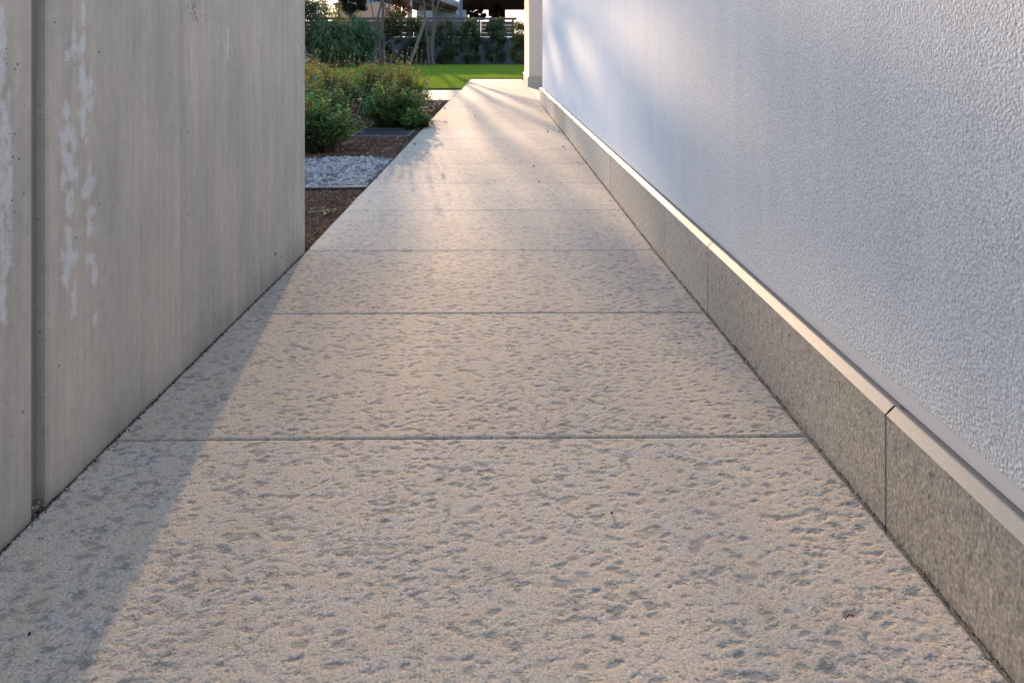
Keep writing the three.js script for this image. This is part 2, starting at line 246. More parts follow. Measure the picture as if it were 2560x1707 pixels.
function slab(x0, x1, d0, d1, cell, amp, seed, flat) {
  const R = rng(seed), ou = R(), ov = R(), tilt = (R() - 0.5) * 0.0016;
  const nx = cell ? Math.ceil((x1 - x0) / cell) : 2, nd = cell ? Math.ceil((d1 - d0) / cell) : 2, pos = [], uv = [], idx = [];
  const bev = 0.004;
  const xs = [x0, x0 + bev]; for (let i = 1; i < nx; i++) xs.push(lerp(x0 + bev, x1 - bev, i / nx)); xs.push(x1 - bev, x1);
  const ds = [d0, d0 + bev]; for (let i = 1; i < nd; i++) ds.push(lerp(d0 + bev, d1 - bev, i / nd)); ds.push(d1 - bev, d1);
  const A = xs.length, B = ds.length;
  for (let j = 0; j < B; j++) for (let i = 0; i < A; i++) {
    const x = xs[i], D = ds[j], u = x / TS + ou, v = D / TS + ov, edge = i === 0 || j === 0 || i === A - 1 || j === B - 1;
    pos.push(x, (flat ?? pathY(D)) + tilt * ((D - d0) / (d1 - d0) - 0.5) + (edge ? -0.002 : 0) + (amp ? amp * (sampleH(u, v) - 0.66) : 0), -D); uv.push(u, v);
  }
  for (let j = 0; j < B - 1; j++) for (let i = 0; i < A - 1; i++) { const a = j * A + i, b = a + 1, c = a + A, d = c + 1; idx.push(a, b, d, a, d, c); }
  const ring = []; for (let i = 0; i < A; i++) ring.push(i); for (let j = 1; j < B; j++) ring.push(j * A + A - 1); for (let i = A - 2; i >= 0; i--) ring.push((B - 1) * A + i); for (let j = B - 2; j > 0; j--) ring.push(j * A);
  const base = pos.length / 3;
  for (const r of ring) { pos.push(pos[r * 3], pos[r * 3 + 1], pos[r * 3 + 2], pos[r * 3], pos[r * 3 + 1] - 0.05, pos[r * 3 + 2]); uv.push(uv[r * 2], uv[r * 2 + 1], uv[r * 2], uv[r * 2 + 1] + 0.02); }
  for (let k = 0; k < ring.length; k++) { const a = base + k * 2, b = base + ((k + 1) % ring.length) * 2; idx.push(a, a + 1, b, b, a + 1, b + 1); }
  const g = new THREE.BufferGeometry(); g.setAttribute('position', new THREE.Float32BufferAttribute(pos, 3)); g.setAttribute('uv', new THREE.Float32BufferAttribute(uv, 2)); g.setIndex(idx); g.computeVertexNormals(); return g;
}
{
  const J = 0.0045, d0 = 1.51, s = 0.7525;
  for (let k = -7; k < 25; k++) {
    const a = d0 + s * k, b = Math.min(a + s, 20.55), near = k >= -2 && k <= 1;
    if (b - a < 0.1) continue;
    part('paving_slab', slab(XL, XR, a + J / 2, b - J / 2, near ? 0.0042 : 0, near ? 0.0022 : 0, 500 + k), (near ? M.paveFineV : M.paveV)[(k * 7 + 77) % 4], path);
  }
  for (let k = 0; k < 4; k++) for (let q = 0; q < 2; q++) part('paving_slab', slab(XL - J - 1.5 * (k + 1) + J, XL - J - 1.5 * k, 11.95 + q * 1.5, 11.95 + (q + 1) * 1.5 - J, 0, 0, 700 + k * 2 + q), M.pave, path);
  const bed = boxG(1.6, 0.05, 25.5, -0.08, -0.05, -8).toNonIndexed(); const p = bed.attributes.position; for (let i = 0; i < p.count; i++) p.setY(i, p.getY(i) + pathY(-p.getZ(i)));
  // mortar bed under the slabs, seen as the dark joints
  const beds = []; for (const [a, b] of [[-4, 2.97], [2.97, 20.5]]) { const g = new THREE.BufferGeometry(), y0 = pathY(a) - 0.012, y1 = pathY(b) - 0.012; g.setAttribute('position', new THREE.Float32BufferAttribute([-0.835, y0, -a, 0.69, y0, -a, 0.69, y1, -b, -0.835, y0, -a, 0.69, y1, -b, -0.835, y1, -b], 3)); g.setAttribute('uv', new THREE.Float32BufferAttribute(new Float32Array(12), 2)); g.computeVertexNormals(); beds.push(g); }
  beds.push(boxG(6, 0.03, 3.0, -3.83, -0.033, -13.45));
  part('mortar_bed', merge(beds), M.jointDark, path);
}

{ // grit and soil gathered where the walls meet the paving
  const R = rng(303), n = 4200, im = new THREE.InstancedMesh(new THREE.IcosahedronGeometry(1, 0), std({ color: 0xffffff, roughness: 1 }), n), m = new THREE.Matrix4(), q = new THREE.Quaternion(), c = new THREE.Color();
  for (let i = 0; i < n; i++) { const left = R() < 0.72, D = 0.85 + Math.pow(R(), 1.3) * (left ? 2.2 : 10), r = (0.0007 + 0.0022 * R() * R()) * (left ? 1 : 0.8 + D * 0.06), o = (R() * R()) * (left ? 0.014 : 0.007); const grv = left && i % 9 === 0; const x = grv ? -0.822 - 0.028 * R() : left ? -0.819 + o : 0.667 - o, d = grv ? 1.257 + 0.034 * R() : D; q.setFromEuler(new THREE.Euler(R() * 6, R() * 6, R() * 6)); m.compose(V(x, pathY(d) + r * 0.3 + (grv ? 0.012 * R() : 0) - (left && o < 0.003 ? 0.004 : 0), -d), q, V(r * 1.3, r * 0.8, r)); im.setMatrixAt(i, m); const k = 0.5 + R(); R() < 0.12 || grv ? c.setRGB(0.26 * k, 0.25 * k, 0.22 * k) : c.setRGB(0.06 * k, 0.048 * k, 0.036 * k); im.setColorAt(i, c); }
  im.name = 'joint_grit'; tag(im, null, null, null, 'stuff'); path.add(im);
}

// ------------------------------------------------------------------ left: cast concrete wall in panels
{
  const t = thing('concrete_wall', 'tall grey cast concrete wall with white lime streaks along the left of the path', 'concrete wall');
  const prism = (D0, D1, c0, c1, x0 = WX, th = 0.22) => { const s = new THREE.Shape(); s.moveTo(x0, D0 + c0); s.lineTo(x0, D1 - c1); s.lineTo(x0 - c1, D1); s.lineTo(x0 - th, D1); s.lineTo(x0 - th, D0); s.lineTo(x0 - c0, D0); s.closePath(); return new THREE.ExtrudeGeometry(s, { depth: PH - PB, bevelEnabled: false }).rotateX(-Math.PI / 2).translate(0, PB, 0); };
  tag(part('concrete_panel', planarUV(prism(PD0, PD1, 0.004, 0.009), (x, y, z) => [(-z - PD0 + (WX - x) * 0.5) / (PD1 - PD0), (y - PB) / (PH - PB)]), M.concFar, t), 'far panel with white lime runs and dark vertical streaks');
  tag(part('concrete_panel', planarUV(prism(-1.5, 1.2535, 0.004, 0.004), (x, y, z) => [(-z - 0.5 + (WX - x) * 0.5) / 0.7535, (y - PB) / (PH - PB)]), M.concNear, t), 'near panel with many small air holes by the joint');
  tag(part('concrete_panel', planarUV(prism(-4.2, -1.54, 0.004, 0.004), (x, y, z) => [(-z - 0.5) / 0.76, (y - PB) / (PH - PB)]), M.concNear, t), 'panel behind the viewer');
  part('joint_backing', merge([boxG(0.10, PH - PB, 0.040, WX - 0.02 - 0.05, (PH + PB) / 2, -1.2738), boxG(0.10, PH - PB, 0.044, WX - 0.08, (PH + PB) / 2, 1.52)]), std({ color: rgb(0.26, 0.275, 0.285) }), t);
}

// ------------------------------------------------------------------ right: rendered building with stone plinth
{
  const t = thing('rendered_building', 'building with rough pale stucco wall and stone plinth along the right of the path', 'building');
  const H = 3.6, SX = 0.698, PX = 0.668, top = 0.241;
  const wallBox = (D0, D1, X1, y0, x0 = SX) => { const g = boxG(X1 - x0, H - y0, D1 - D0, (x0 + X1) / 2, (H + y0) / 2, -(D0 + D1) / 2); return planarUV(g, (x, y, z) => Math.abs(x - x0) < 1e-4 ? [-z / 2, y / 2] : [(-z + x) / 2, y / 2]); };
  tag(part('wall', wallBox(-4, 11.2, 1.05, 0.270), M.stucco, t), 'long near wall of coarse grey white stucco');
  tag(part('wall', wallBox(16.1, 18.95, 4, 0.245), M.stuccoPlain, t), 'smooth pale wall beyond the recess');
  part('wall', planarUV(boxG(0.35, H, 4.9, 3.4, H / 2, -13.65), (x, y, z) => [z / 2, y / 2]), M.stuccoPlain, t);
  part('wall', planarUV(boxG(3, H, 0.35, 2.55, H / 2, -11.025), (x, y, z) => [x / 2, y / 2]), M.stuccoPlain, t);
  // smooth bottom band of the render, just above the plinth
  part('render_edge', boxG(0.010, 0.030, 15.2, SX + 0.0065, 0.255, -3.6), M.smoothRender, t);
  part('recess_floor', boxG(2.5, 0.05, 4.72, 0.666 + 1.25, -0.026, -13.71), std({ color: rgb(0.36, 0.31, 0.27), roughness: 0.6 }), t);
  const pl = new THREE.Group(); pl.name = 'plinth'; t.add(pl);
  const tile = (D0, D1, seed, nearEnd) => {
    const R = rng(seed), off = R(), j = 0.0022, a = D0 + j, b = D1 - j, dx = (R() - 0.5) * 0.0022;
    const face = new THREE.BufferGeometry(), yb = (D) => -0.04, y1 = top - 0.015, X = PX + dx;
    const quad = (pts) => { const g = new THREE.BufferGeometry(), p = []; for (const k of [0, 1, 2, 0, 2, 3]) p.push(...pts[k]); g.setAttribute('position', new THREE.Float32BufferAttribute(p, 3)); g.computeVertexNormals(); return g; };
    const uvF = (g) => planarUV(g, (x, y, z) => [(-z + x) / 1.2 + off, y / 1.2]);
    const f = uvF(merge([quad([[X, yb(), -a], [X, y1, -a], [X, y1, -b], [X, yb(), -b]].reverse().map((p) => p)), quad([[X, yb(), -a], [SX, yb(), -a], [SX, top, -a], [X, y1, -a]]), quad([[X, yb(), -b], [X, y1, -b], [SX, top, -b], [SX, yb(), -b]])].map((g) => { g.setAttribute('uv', new THREE.Float32BufferAttribute(new Float32Array(12), 2)); return g; })));
    const m = part('plinth_tile', f, M.plinthV[seed % 3], pl);
    const c = planarUV(merge([quad([[X, y1, -a], [X + 0.015, top, -a], [X + 0.015, top, -b], [X, y1, -b]]), quad([[X + 0.015, top, -a], [X + 0.019, top, -a], [X + 0.019, top, -b], [X + 0.015, top, -b]])].map((g) => { g.setAttribute('uv', new THREE.Float32BufferAttribute(new Float32Array(12), 2)); return g; })), (x, y, z) => [-z / 0.8 + off, (x + y) / 0.8]);
    part('chamfered_edge', c, M.plinthEdge, m);
    return m;
  };
  const js = [-4.2, -2.9, -1.55, -0.19, 1.214, 2.252, 2.815, 4.215, 5.638, 7.05, 8.46, 9.9, 11.37];
  for (let i = 0; i < js.length - 1; i++) tile(js[i], js[i + 1], 900 + i);
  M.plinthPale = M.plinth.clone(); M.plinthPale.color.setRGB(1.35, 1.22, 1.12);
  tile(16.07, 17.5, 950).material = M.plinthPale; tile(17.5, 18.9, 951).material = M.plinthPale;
  part('gap_shadow_strip', merge([boxG(0.022, 0.02, 15.36, PX + 0.019 + 0.011, top - 0.013, -3.6), boxG(0.022, 0.02, 2.8, PX + 0.03, top - 0.013, -17.5)]), std({ color: rgb(0.17, 0.165, 0.16) }), pl);  // dark colour stands for the gap shadow along the plinth top
  // backing that shows dark in the joints
  part('joint_filler', merge([boxG(0.02, 0.26, 15.5, PX + 0.014, 0.09, -3.6), boxG(0.02, 0.26, 2.8, PX + 0.014, 0.09, -17.5)]), M.jointDark, pl);
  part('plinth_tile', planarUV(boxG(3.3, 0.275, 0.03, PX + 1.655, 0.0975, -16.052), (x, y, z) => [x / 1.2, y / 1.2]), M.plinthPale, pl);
}

// ------------------------------------------------------------------ planting bed
const bedY = -0.03;
{
  const R = rng(77), nx = 130, nd = 260, x0 = -6.5, x1 = -0.82, d0 = 2.2, d1 = 11.94;
  const a = layer(512, 512, 24, 40, 3, 171);
  const g = new THREE.PlaneGeometry(1, 1, nx, nd), p = g.attributes.position;
  for (let i = 0; i < p.count; i++) { const u = p.getX(i) + 0.5, v = p.getY(i) + 0.5, x = lerp(x0, x1, u), D = lerp(d0, d1, v); const near = 1 - ss(-0.95, -0.82, x); p.setXYZ(i, x, bedY + 0.012 * near + 0.02 * a[Math.min(511, (v * 511) | 0) * 512 + Math.min(511, (u * 511) | 0)] * (0.3 + 0.7 * near), -D); }
  planarUV(g, (x, y, z) => [x / 0.9, z / 0.9]); g.computeVertexNormals();
  const soil = thing('soil', 'dark brown bark soil of the planting bed beside the path', null, V(0, 0, 0), null, 'structure');
  part('soil_surface', g, M.soil, soil);
  // crumbs of bark and earth
  const cr = new THREE.IcosahedronGeometry(1, 0), n = 52000, im = new THREE.InstancedMesh(cr, std({ color: 0xffffff, roughness: 1 }), n), m = new THREE.Matrix4(), q = new THREE.Quaternion(), e = new THREE.Euler(), c = new THREE.Color();
  for (let i = 0; i < n; i++) {
    const D = d0 + 0.6 + Math.pow(R(), 1.5) * 9, x = lerp(-0.29 * D, -0.835, R()); const s = 0.004 + 0.009 * R() * R() * (1 + D * 0.06);
    e.set(R() * 6, R() * 6, R() * 6); q.setFromEuler(e); m.compose(V(x, bedY + 0.006 + 0.012 * R(), -D), q, V(s * (1 + R()), s * 0.6, s)); im.setMatrixAt(i, m);
    const k = 0.6 + 0.9 * R(); R() < 0.03 ? c.setRGB(0.3, 0.25, 0.19) : c.setRGB(0.115 * k, 0.066 * k, 0.04 * k); im.setColorAt(i, c);
  }
  im.name = 'soil_crumbs'; tag(im, null, null, null, 'stuff'); soil.add(im);
}
// gravel strip held by an edging
function pebble(R) { const g = mergeVertices(new THREE.IcosahedronGeometry(1, 1).deleteAttribute('normal').deleteAttribute('uv')), p = g.attributes.position; const cuts = []; for (let k = 0; k < 7; k++) cuts.push([V(R() - 0.5, R() - 0.5, R() - 0.5).normalize(), 0.55 + 0.35 * R()]); for (let i = 0; i < p.count; i++) { const v = V(p.getX(i), p.getY(i), p.getZ(i)); for (const [n, d] of cuts) { const k = v.dot(n); if (k > d) v.addScaledVector(n, d - k); } p.setXYZ(i, v.x, v.y, v.z); } g.computeVertexNormals(); return g; }
{
  const R = rng(88), d0 = 4.40, d1 = 5.62, shapes = [], mats = [];
  for (let i = 0; i < 8; i++) shapes.push(pebble(R));
  for (let i = 0; i < 9; i++) { const k = [0.48, 0.40, 0.33, 0.56, 0.26, 0.45, 0.17, 0.38, 0.52][i], w = [0, 0.02, -0.02, 0.01, 0.03, -0.03, 0.02, 0.0, -0.01][i]; mats.push(std({ color: rgb(k * 0.66 * (1.01 + w), k * 0.66, k * 0.67 * (1.0 - w)), roughness: 0.8 })); }
  const st = thing('gravel_strip', 'strip of pale crushed stones across the bed in front of the low bush', null, V(0, 0, 0), null, 'structure');
  part('gravel_base', boxG(5.6, 0.03, d1 - d0, -3.63, -0.022, -(d0 + d1) / 2), std({ color: rgb(0.16, 0.16, 0.17) }), st);
  const put = []; let tries = 0;
  while (put.length < 3000 && tries++ < 60000) { const D = d0 + 0.02 + (d1 - d0 - 0.03) * R(), x = lerp(-2.6, -0.84, R()), r = 0.012 + 0.015 * R(); if (x < -0.29 * D - 0.35 || D > d1 - 0.05 + 0.05 * Math.sin(x * 9) + 0.03 * Math.sin(x * 23)) continue; const lvl = put.length < 1450 ? 0 : 1; let ok = true; for (const o of put) if (o.l === lvl && (o.x - x) ** 2 + (o.D - D) ** 2 < ((o.r + r) * 0.72) ** 2) { ok = false; break; } if (ok) put.push({ x, D, r, l: lvl }); }
  const vis = put.filter((o) => o.l === 1 && o.x > -0.275 * o.D).sort((a, b) => b.r / b.D - a.r / a.D), single = new Set(vis.slice(0, 290)), rest = [];
  for (const o of put) {
    const y = -0.006 + o.l * 0.022 + 0.008 * R(), sc = V(o.r * (0.9 + 0.5 * R()), o.r * (0.55 + 0.4 * R()), o.r * (0.8 + 0.4 * R())), eu = new THREE.Euler(R() * 0.7, R() * 6.3, R() * 0.7), gi = (R() * shapes.length) | 0, mi = (R() * mats.length) | 0;
    if (single.has(o)) { const m = part('stone', shapes[gi], mats[mi], st); m.position.set(o.x, y, -o.D); m.rotation.copy(eu); m.scale.copy(sc); }
    else { const g = shapes[gi].clone(); g.applyMatrix4(new THREE.Matrix4().compose(V(o.x, y, -o.D), new THREE.Quaternion().setFromEuler(eu), sc)); const c = mats[mi].color, n = g.attributes.position.count, a = new Float32Array(n * 3); for (let i = 0; i < n; i++) { a[i * 3] = c.r; a[i * 3 + 1] = c.g; a[i * 3 + 2] = c.b; } g.setAttribute('color', new THREE.BufferAttribute(a, 3)); rest.push(g); }
  }
  tag(part('small_stones', mergeGeometries(rest), M.stone, st), null, null, null, 'stuff');
  const ed = thing('bed_edging', 'thin black plastic edging with pale liner along the near side of the gravel', 'edging');
  const skew = (g) => { const p = g.attributes.position; for (let i = 0; i < p.count; i++) p.setZ(i, p.getZ(i) + (p.getX(i) + 0.83) * -0.05 + 0.006 * Math.sin(p.getX(i) * 5)); g.computeVertexNormals(); return g; };
  part('strip', skew(new THREE.BoxGeometry(1.95, 0.06, 0.006, 24, 1, 1).translate(-1.79, -0.026, -4.375)), M.plastic, ed);
  part('liner', skew(new THREE.BoxGeometry(1.95, 0.012, 0.03, 24, 1, 1).translate(-1.79, 0.004, -4.396)), M.liner, ed);
}
{ // dark lid in the soil in front of the main bush
  const c = P(962, 330, 7.35), t = thing('inspection_cover', 'dark grey flat inspection cover set in the soil before the main bush', 'drain cover', V(c.x, bedY + 0.012, -7.35));
  part('frame', merge([cbox(0.56, 0.03, 0.03, 0.004).translate(0, 0.004, 0.33), cbox(0.56, 0.03, 0.03, 0.004).translate(0, 0.004, -0.33), cbox(0.03, 0.03, 0.63, 0.004).translate(0.28, 0.004, 0), cbox(0.03, 0.03, 0.63, 0.004).translate(-0.28, 0.004, 0)]), std({ color: rgb(0.10, 0.10, 0.11), roughness: 0.7 }), t);
  part('lid', cbox(0.52, 0.03, 0.62, 0.003), new THREE.MeshPhysicalMaterial({ color: rgb(0.045, 0.047, 0.053), roughness: 1, specularIntensity: 0.1 }), t);
}

// ------------------------------------------------------------------ leaves and plants
class Leaves {
  constructor() { this.p = []; this.n = []; this.c = []; }
  add(pos, dir, up, L, W, col, fold = 0.25, droop = 0) { // folded leaf of four triangles
    const d = dir.clone().normalize(), s = d.clone().cross(up).normalize(); if (!isFinite(s.x) || s.lengthSq() < 0.1) s.set(1, 0, 0); const u = s.clone().cross(d).normalize();
    const b = pos, m = pos.clone().addScaledVector(d, L * 0.5).addScaledVector(u, -droop * L * 0.2), t = pos.clone().addScaledVector(d, L).addScaledVector(u, -droop * L);
    const l = m.clone().addScaledVector(s, W / 2).addScaledVector(u, fold * W * 0.5), r = m.clone().addScaledVector(s, -W / 2).addScaledVector(u, fold * W * 0.5);
    for (const [A, B, C] of [[b, m, l], [m, t, l], [b, r, m], [m, r, t]]) { const n = B.clone().sub(A).cross(C.clone().sub(A)).normalize(); for (const v of [A, B, C]) { this.p.push(v.x, v.y, v.z); this.n.push(n.x, n.y, n.z); this.c.push(...col); } }
  }
  geo() { const g = new THREE.BufferGeometry(); g.setAttribute('position', new THREE.Float32BufferAttribute(this.p, 3)); g.setAttribute('normal', new THREE.Float32BufferAttribute(this.n, 3)); g.setAttribute('color', new THREE.Float32BufferAttribute(this.c, 3)); return g; }
}
const rnd3 = (R) => { const z = R() * 2 - 1, a = R() * 6.2832, s = Math.sqrt(1 - z * z); return V(s * Math.cos(a), z, s * Math.sin(a)); };
const GREEN = [[0.060, 0.115, 0.030], [0.040, 0.090, 0.032], [0.085, 0.13, 0.032], [0.035, 0.080, 0.036]], YEL = [[0.22, 0.18, 0.035], [0.27, 0.19, 0.035], [0.17, 0.16, 0.04], [0.23, 0.13, 0.05]];
function pick(R, list, k = 1) { const c = list[(R() * list.length) | 0], f = k * (0.75 + 0.5 * R()); return c.map((v) => v * f * 2.3); }
function bush(D, x, h, r, seed, label, o = {}) {
  const R = rng(seed), t = thing('garden_bush', label, 'bush', V(x, bedY, -D)), lf = new Leaves(), st = [], sk = [];
  const nS = Math.round((o.stems ?? 95) * 1.7);
  for (let i = 0; i < nS; i++) {
    const az = R() * 6.283, rr = Math.sqrt(R()), stray = R() < 0.07 ? 1.22 : 1, out = rr * r * stray * (0.85 + 0.2 * Math.sin(az * 3 + seed)), H = h * (0.5 + 0.55 * R()) * Math.sqrt(Math.max(0.12, 1 - 0.75 * rr * rr)) * (stray > 1 ? 1.12 : 1);
    const b = V(Math.cos(az) * out * 0.3, 0, Math.sin(az) * out * 0.3), e = V(Math.cos(az) * out, H, Math.sin(az) * out);
    const mid = b.clone().lerp(e, 0.5).add(V(0, H * 0.16, 0)), pts = [b, mid, e];
    st.push(tube(pts, 0.0035, 0.0015, 4));
    const nl = 34;
    for (let k = 0; k < nl; k++) {
      const s = 0.12 + 0.9 * (k + R()) / nl, p = s < 0.5 ? b.clone().lerp(mid, s * 2) : mid.clone().lerp(e, (s - 0.5) * 2);
      p.add(rnd3(R).multiplyScalar(0.035));
      const d = rnd3(R); d.y = Math.abs(d.y) * 0.4 + 0.05; d.addScaledVector(V(Math.cos(az), 0.25, Math.sin(az)), 0.6);
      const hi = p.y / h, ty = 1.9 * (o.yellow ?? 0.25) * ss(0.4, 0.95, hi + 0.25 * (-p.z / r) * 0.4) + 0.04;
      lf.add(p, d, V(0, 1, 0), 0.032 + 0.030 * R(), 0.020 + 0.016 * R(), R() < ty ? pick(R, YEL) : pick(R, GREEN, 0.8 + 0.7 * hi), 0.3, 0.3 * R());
    }
  }
  for (let i = 0; i < (o.stalks ?? 12); i++) { const az = R() * 6.283, rr = Math.sqrt(R()) * r * 0.9, b = V(Math.cos(az) * rr, h * 0.5, Math.sin(az) * rr), e = b.clone().add(V((R() - 0.3) * 0.22, h * (0.45 + 0.35 * R()), (R() - 0.5) * 0.2)); const hd = new THREE.IcosahedronGeometry(0.008 + 0.005 * R(), 0).scale(1, 1.5, 1).translate(e.x, e.y, e.z); sk.push(merge([tube([b, b.clone().lerp(e, 0.5).add(V(0.01, 0, 0)), e], 0.002, 0.0012, 4), hd])); }
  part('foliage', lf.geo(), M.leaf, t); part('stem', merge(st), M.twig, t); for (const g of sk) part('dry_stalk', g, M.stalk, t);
  return t;
}
bush(6.02, -1.58, 0.50, 0.42, 1, 'low rounded green bush at the edge of the pale gravel', { stalks: 2, yellow: 0.12, stems: 110 });
bush(7.95, -1.22, 0.52, 0.40, 2, 'dense green bush directly behind the dark inspection cover', { stalks: 4, yellow: 0.2, stems: 105 });
bush(7.75, -0.93, 0.22, 0.20, 9, 'small leafy clump spilling to the path edge by the bush', { stalks: 0, yellow: 0.15, stems: 34 });
bush(9.3, -1.3, 0.72, 0.45, 3, 'yellow tipped bush nearest the cross path, with dry seed stalks', { stalks: 14, yellow: 0.6, stems: 105 });
bush(7.6, -1.98, 0.56, 0.46, 4, 'leafy bush with slanting bare stems beside the concrete wall end', { stalks: 9, yellow: 0.3, stems: 105 });
bush(8.9, -2.1, 0.72, 0.5, 5, 'tall ochre topped bush at the middle of the bed', { stalks: 14, yellow: 0.6, stems: 115 });
bush(10.2, -2.75, 0.78, 0.5, 6, 'rear green bush half hidden behind the concrete wall edge', { stalks: 8, yellow: 0.4, stems: 100 });
bush(10.1, -1.75, 0.74, 0.5, 7, 'rear bush with thin flower stalks against the lawn', { stalks: 18, yellow: 0.45, stems: 110 });

// lawn
{
  const N = 512, a = layer(N, N, 6, 6, 4, 181), b = layer(N, N, 90, 90, 2, 182);
  const mat = std({ map: texColor(N, N, (i, x, y, o) => { const k = 1 + 0.25 * a[i] + 0.3 * b[i]; o[0] = 0.11 * k; o[1] = 0.18 * k; o[2] = 0.022 * k; }), roughness: 1 });
  const s = new THREE.Shape(); s.moveTo(-16, 15.0); s.lineTo(-0.82, 15.0); s.lineTo(-0.80, 20.3); s.lineTo(-0.72, 20.57); s.lineTo(7, 20.57); s.lineTo(7, 38.6); s.lineTo(-16, 38.6); s.closePath();
  const g = new THREE.ShapeGeometry(s).rotateX(-Math.PI / 2).translate(0, 0.004, 0); planarUV(g, (x, y, z) => [x / 4, z / 4]);
  const lawn = thing('lawn', 'bright mown green lawn beyond the path', null, V(0, 0, 0), null, 'structure');
  part('turf', g, mat, lawn);
  const R = rng(191), lf = new Leaves(); for (let k = 0; k < 5; k++) { const az = k * 1.256 + R(), d = V(Math.cos(az) * 0.55, 1, Math.sin(az) * 0.55); lf.add(V(Math.cos(az) * 0.006, 0, Math.sin(az) * 0.006), d, V(0, 1, 0.2), 0.036 + 0.018 * R(), 0.007, [1, 1, 1], 0.1, 0.25); }
  const gm = new THREE.MeshPhysicalMaterial({ color: 0xffffff, vertexColors: true, roughness: 0.9, specularIntensity: 0.2, transmission: 0.5, thickness: 0, side: THREE.DoubleSide }), n = 170000, im = new THREE.InstancedMesh(lf.geo(), gm, n), m = new THREE.Matrix4(), q = new THREE.Quaternion(), c = new THREE.Color();
  for (let i = 0; i < n; i++) {
    let D, x; do { D = 15.03 + 23.5 * Math.pow(R(), 1.35); x = lerp(-0.30 * D - 0.4, D > 20.5 ? 1.8 : -0.82, R()); } while (D < 20.57 && x > -0.815 + 0.1 * ss(20.2, 20.57, D) * R());
    q.setFromAxisAngle(V(0, 1, 0), R() * 6.28); const sc = (0.75 + 0.6 * R()) * (D > 26 ? 1.35 : 1); m.compose(V(x, 0.002, -D), q, V(sc * 1.3, sc * (0.7 + 0.4 * R()), sc * 1.3)); im.setMatrixAt(i, m);
    const yl = R() < 0.12 ? 1 : 0, k = 0.75 + 0.5 * R(); c.setRGB((0.22 + 0.10 * yl) * k, (0.35 + 0.02 * yl) * k, 0.035 * k); im.setColorAt(i, c);
  }
  im.name = 'grass'; tag(im, null, null, null, 'stuff'); lawn.add(im);
  const tu = new Leaves(), R2 = rng(17), tp = P(1141, 209, 17.6); for (let k = 0; k < 26; k++) { const az = R2() * 6.28; tu.add(V(0, 0, 0), V(Math.cos(az) * 0.8, 0.6 + R2(), Math.sin(az) * 0.8), V(0, 1, 0), 0.05 + 0.06 * R2(), 0.02, pick(R2, [[0.03, 0.05, 0.015]]), 0.2, 0.4); }
  const w = thing('weed_tuft', 'small dark weed tuft in the lawn near the path corner', 'weed', V(-1.02, 0.0, -17.4)); part('foliage', tu.geo(), M.leaf, w);
  // bare soil strip under the hedge
  const hs = new THREE.PlaneGeometry(24, 1.6).rotateX(-Math.PI / 2).translate(-5, 0.010, -39.2); planarUV(hs, (x, y, z) => [x, z]);
  tag(part('soil', hs, M.soil, scene), 'narrow soil strip under the hedge along the low wall', null, null, 'structure');
}

// hedge of separate upright shrubs in front of the low wall
function shrub(pxc, hw, top, D, seed, label, o = {}) {
  const b = P(pxc, 150, D), k = D / F, H = EYE + (HZ - top) * k, r = hw * 1.14 * k, R = rng(seed), lf = new Leaves();
  const t = thing('hedge_shrub', label, 'shrub', V(b.x, 0, -D), o.group), n = Math.round((o.n ?? 3600) * 1.7), st = [];
  for (let i = 0; i < 9; i++) { const az = R() * 6.28, e = V(Math.cos(az) * r * 0.6, H * (0.6 + 0.35 * R()), Math.sin(az) * r * 0.6); st.push(tube([V(Math.cos(az) * 0.06, 0, Math.sin(az) * 0.06), V(e.x * 0.5, e.y * 0.45, e.z * 0.5), e], 0.016, 0.006, 5)); }
  const cl = []; for (let i = 0; i < 70; i++) { const v = R(), az = R() * 6.28, pr = r * Math.pow(Math.sin(Math.PI * Math.min(1, 0.10 + 0.84 * v)), 0.45) * (0.35 + 0.65 * Math.sqrt(R())); cl.push([V(Math.cos(az) * pr, 0.12 + (H - 0.15) * v, Math.sin(az) * pr), 0.10 + 0.14 * R(), 0.6 + 0.8 * R()]); }
  for (let i = 0; i < n; i++) {
    const c = cl[(R() * cl.length) | 0], p = c[0].clone().addScaledVector(rnd3(R), c[1] * Math.cbrt(R()) * 1.25), d = rnd3(R); d.addScaledVector(V(p.x, 0, p.z).normalize(), 0.7); d.y += 0.25;
    const hi = p.y / H, col = R() < (o.yellow ?? 0.05) * ss(0.5, 1, hi) * 2 ? pick(R, YEL, 0.8) : pick(R, o.pal ?? [[0.030, 0.045, 0.019], [0.024, 0.040, 0.022], [0.042, 0.058, 0.022]], c[2] * 1.5);
    if (p.y < 0.03) continue;
    lf.add(p, d, V(0, 1, 0), 0.07 + 0.06 * R(), 0.045 + 0.03 * R(), col, 0.25, 0.2);
  }
  for (let i = 0; i < 16; i++) { const az = R() * 6.28, q = V(Math.cos(az) * r * 0.5 * R(), H * 0.92, Math.sin(az) * r * 0.5 * R()); for (let k2 = 0; k2 < 9; k2++) lf.add(q.clone().add(V(0, 0.022 * k2, 0)), rnd3(R).add(V(0, 0.5, 0)), V(0, 1, 0), 0.07, 0.03, pick(R, o.pal ?? [[0.04, 0.06, 0.022]]), 0.2, 0.2); }
  part('foliage', lf.geo(), M.leaf, t); part('stem', merge(st), M.twig, t); return t;
}
const HG = 'upright shrubs along the low wall';
shrub(990, 38, 32, 38.3, 21, 'broad upright shrub between the two bare trees', { group: HG, n: 6000, yellow: 0.2 });
shrub(1047, 20, 40, 38.4, 22, 'slim dark shrub behind the leaning wooden stake', { group: HG, n: 3200 });
shrub(1116, 27, 50, 38.4, 23, 'upright shrub just right of the staked bare tree', { group: HG, n: 4200 });
shrub(1176, 25, 50, 38.4, 24, 'upright shrub below the grey blue steel column', { group: HG, n: 4200 });
